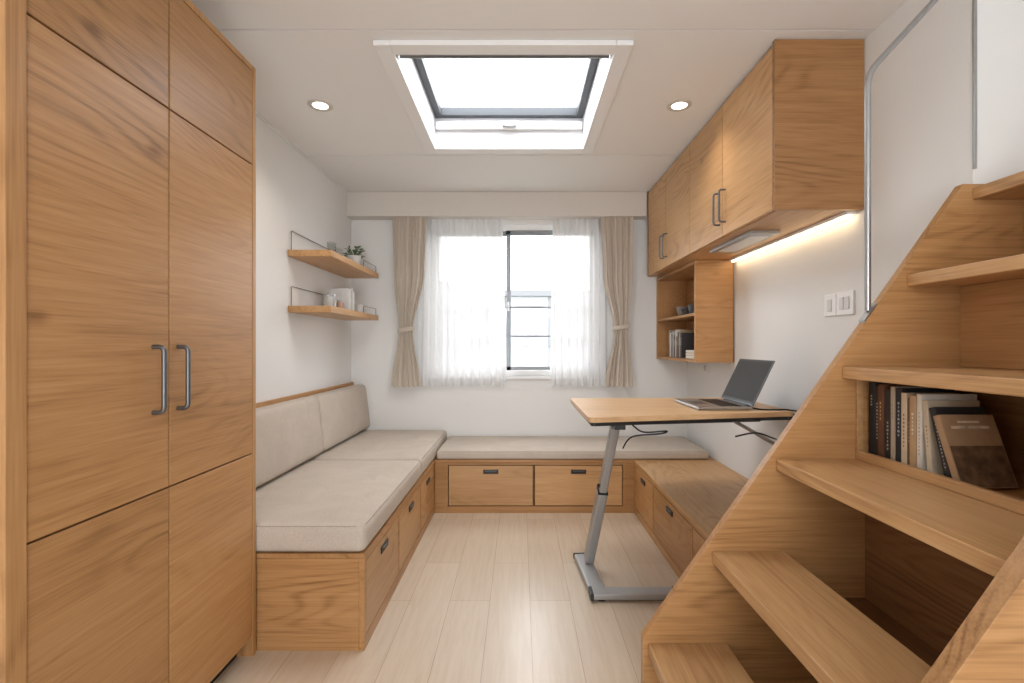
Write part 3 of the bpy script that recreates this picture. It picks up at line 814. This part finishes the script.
jar(-1.18,3.28,z2,.022,.065,'little terracotta jar beside the white books on the lower wall shelf',(.5,.3,.2))
jar(-1.18,3.46,z1,.024,.06,'low pale jar with silver lid beside the plant on the upper wall shelf')
def tumbler(y,r,h,lab):
    bm=bmesh.new(); lathe(bm,[(0,0),(r*.85,0),(r,h),(r*.93,h),(r*.78,.005),(0,.005)],-1.19,y,z1+.0005,22)
    tag(build('drinking_glass',bm,JARG,smooth=True),lab,'glass')
tumbler(3.16,.028,.095,'clear drinking glass at the near end of the upper wall shelf')
tumbler(3.28,.026,.085,'smaller clear drinking glass in the middle of the upper wall shelf')
yy=3.40
for th,h,col,lab in [(.04,.15,(.7,.7,.68),'thick white book nearest on the lower wall shelf'),(.03,.16,(.55,.55,.53),'pale grey book in the middle on the lower wall shelf'),(.035,.14,(.78,.77,.74),'white book farthest on the lower wall shelf')]:
    b_=book(-1.16,yy,z2+.0005,th,h,.13,col,lab,grp='white books on the lower wall shelf'); b_.rotation_euler=(0,0,PI); b_.location=(-1.15,yy-th,z2+.0005)
    yy+=th+.002
o=bmesh.new(); lathe(o,[(0,0),(.03,0),(.036,.07),(.033,.07),(.028,.006),(0,.006)],-1.2,3.70,z2+.0005,22)
cup=build('cup',o,plain('cup_white',(.75,.75,.74),.3),smooth=True); tag(cup,'small white cup at the far end of the lower wall shelf','cup')

# ------------------------------------------------------------------ downlights
for x,lab in ((-.99,'round recessed ceiling downlight left of the skylight'),(.79,'round recessed ceiling downlight right of the skylight')):
    o=thing('downlight',lab,'ceiling light',(x,2.48,H))
    bm=bmesh.new(); lathe(bm,[(.038,-.0005),(.038,-.004),(.056,-.007),(.060,-.004),(.060,-.0005)],x,2.48,H,40); build('trim_ring',bm,plain('ring_grey',(.6,.57,.53),.4),o,smooth=True)
    bm=bmesh.new(); lathe(bm,[(0,-.003),(.0375,-.003),(.0375,-.001),(0,-.001)],x,2.48,H,32); build('lens',bm,emis('downlight_lens',(1,.85,.65),6),o)
    l=bpy.data.lights.new('downlight_lamp','SPOT'); l.energy=6; l.color=(1,.84,.66); l.spot_size=2.2; l.spot_blend=.8; l.shadow_soft_size=.04
    lo=bpy.data.objects.new('downlight_lamp',l); C.objects.link(lo); lo.location=(x,2.48,H-.02)

# ------------------------------------------------------------------ lights / world / camera
W=bpy.data.worlds.new('World'); bpy.context.scene.world=W; W.use_nodes=True
bg=W.node_tree.nodes['Background']; bg.inputs[0].default_value=(.94,.97,1,1); bg.inputs[1].default_value=7.5
def portal(loc,rot,sx,sy):
    l=bpy.data.lights.new('portal','AREA'); l.shape='RECTANGLE'; l.size=sx; l.size_y=sy
    l.cycles.is_portal=True
    o=bpy.data.objects.new('portal',l); C.objects.link(o); o.location=loc; o.rotation_euler=rot
portal((-.05,YB+.15,1.51),(-PI/2,0,0),1.38,1.22)
portal((-.065,2.5,2.62),(0,0,0),.92,1.0)
portal((.025,YN-.12,1.05),(PI/2,0,0),1.05,2.1)

cam=bpy.data.cameras.new('camera'); co=bpy.data.objects.new('camera',cam); C.objects.link(co)
co.location=(0,0,1.15); co.rotation_euler=(PI/2,0,0)
cam.sensor_width=36; cam.lens=500/1024*36; cam.shift_x=-8/1024; cam.shift_y=3.5/1024; cam.clip_start=.02
bpy.context.scene.camera=co
vs=bpy.context.scene.view_settings; vs.view_transform='Standard'; vs.look='None'; vs.exposure=.22
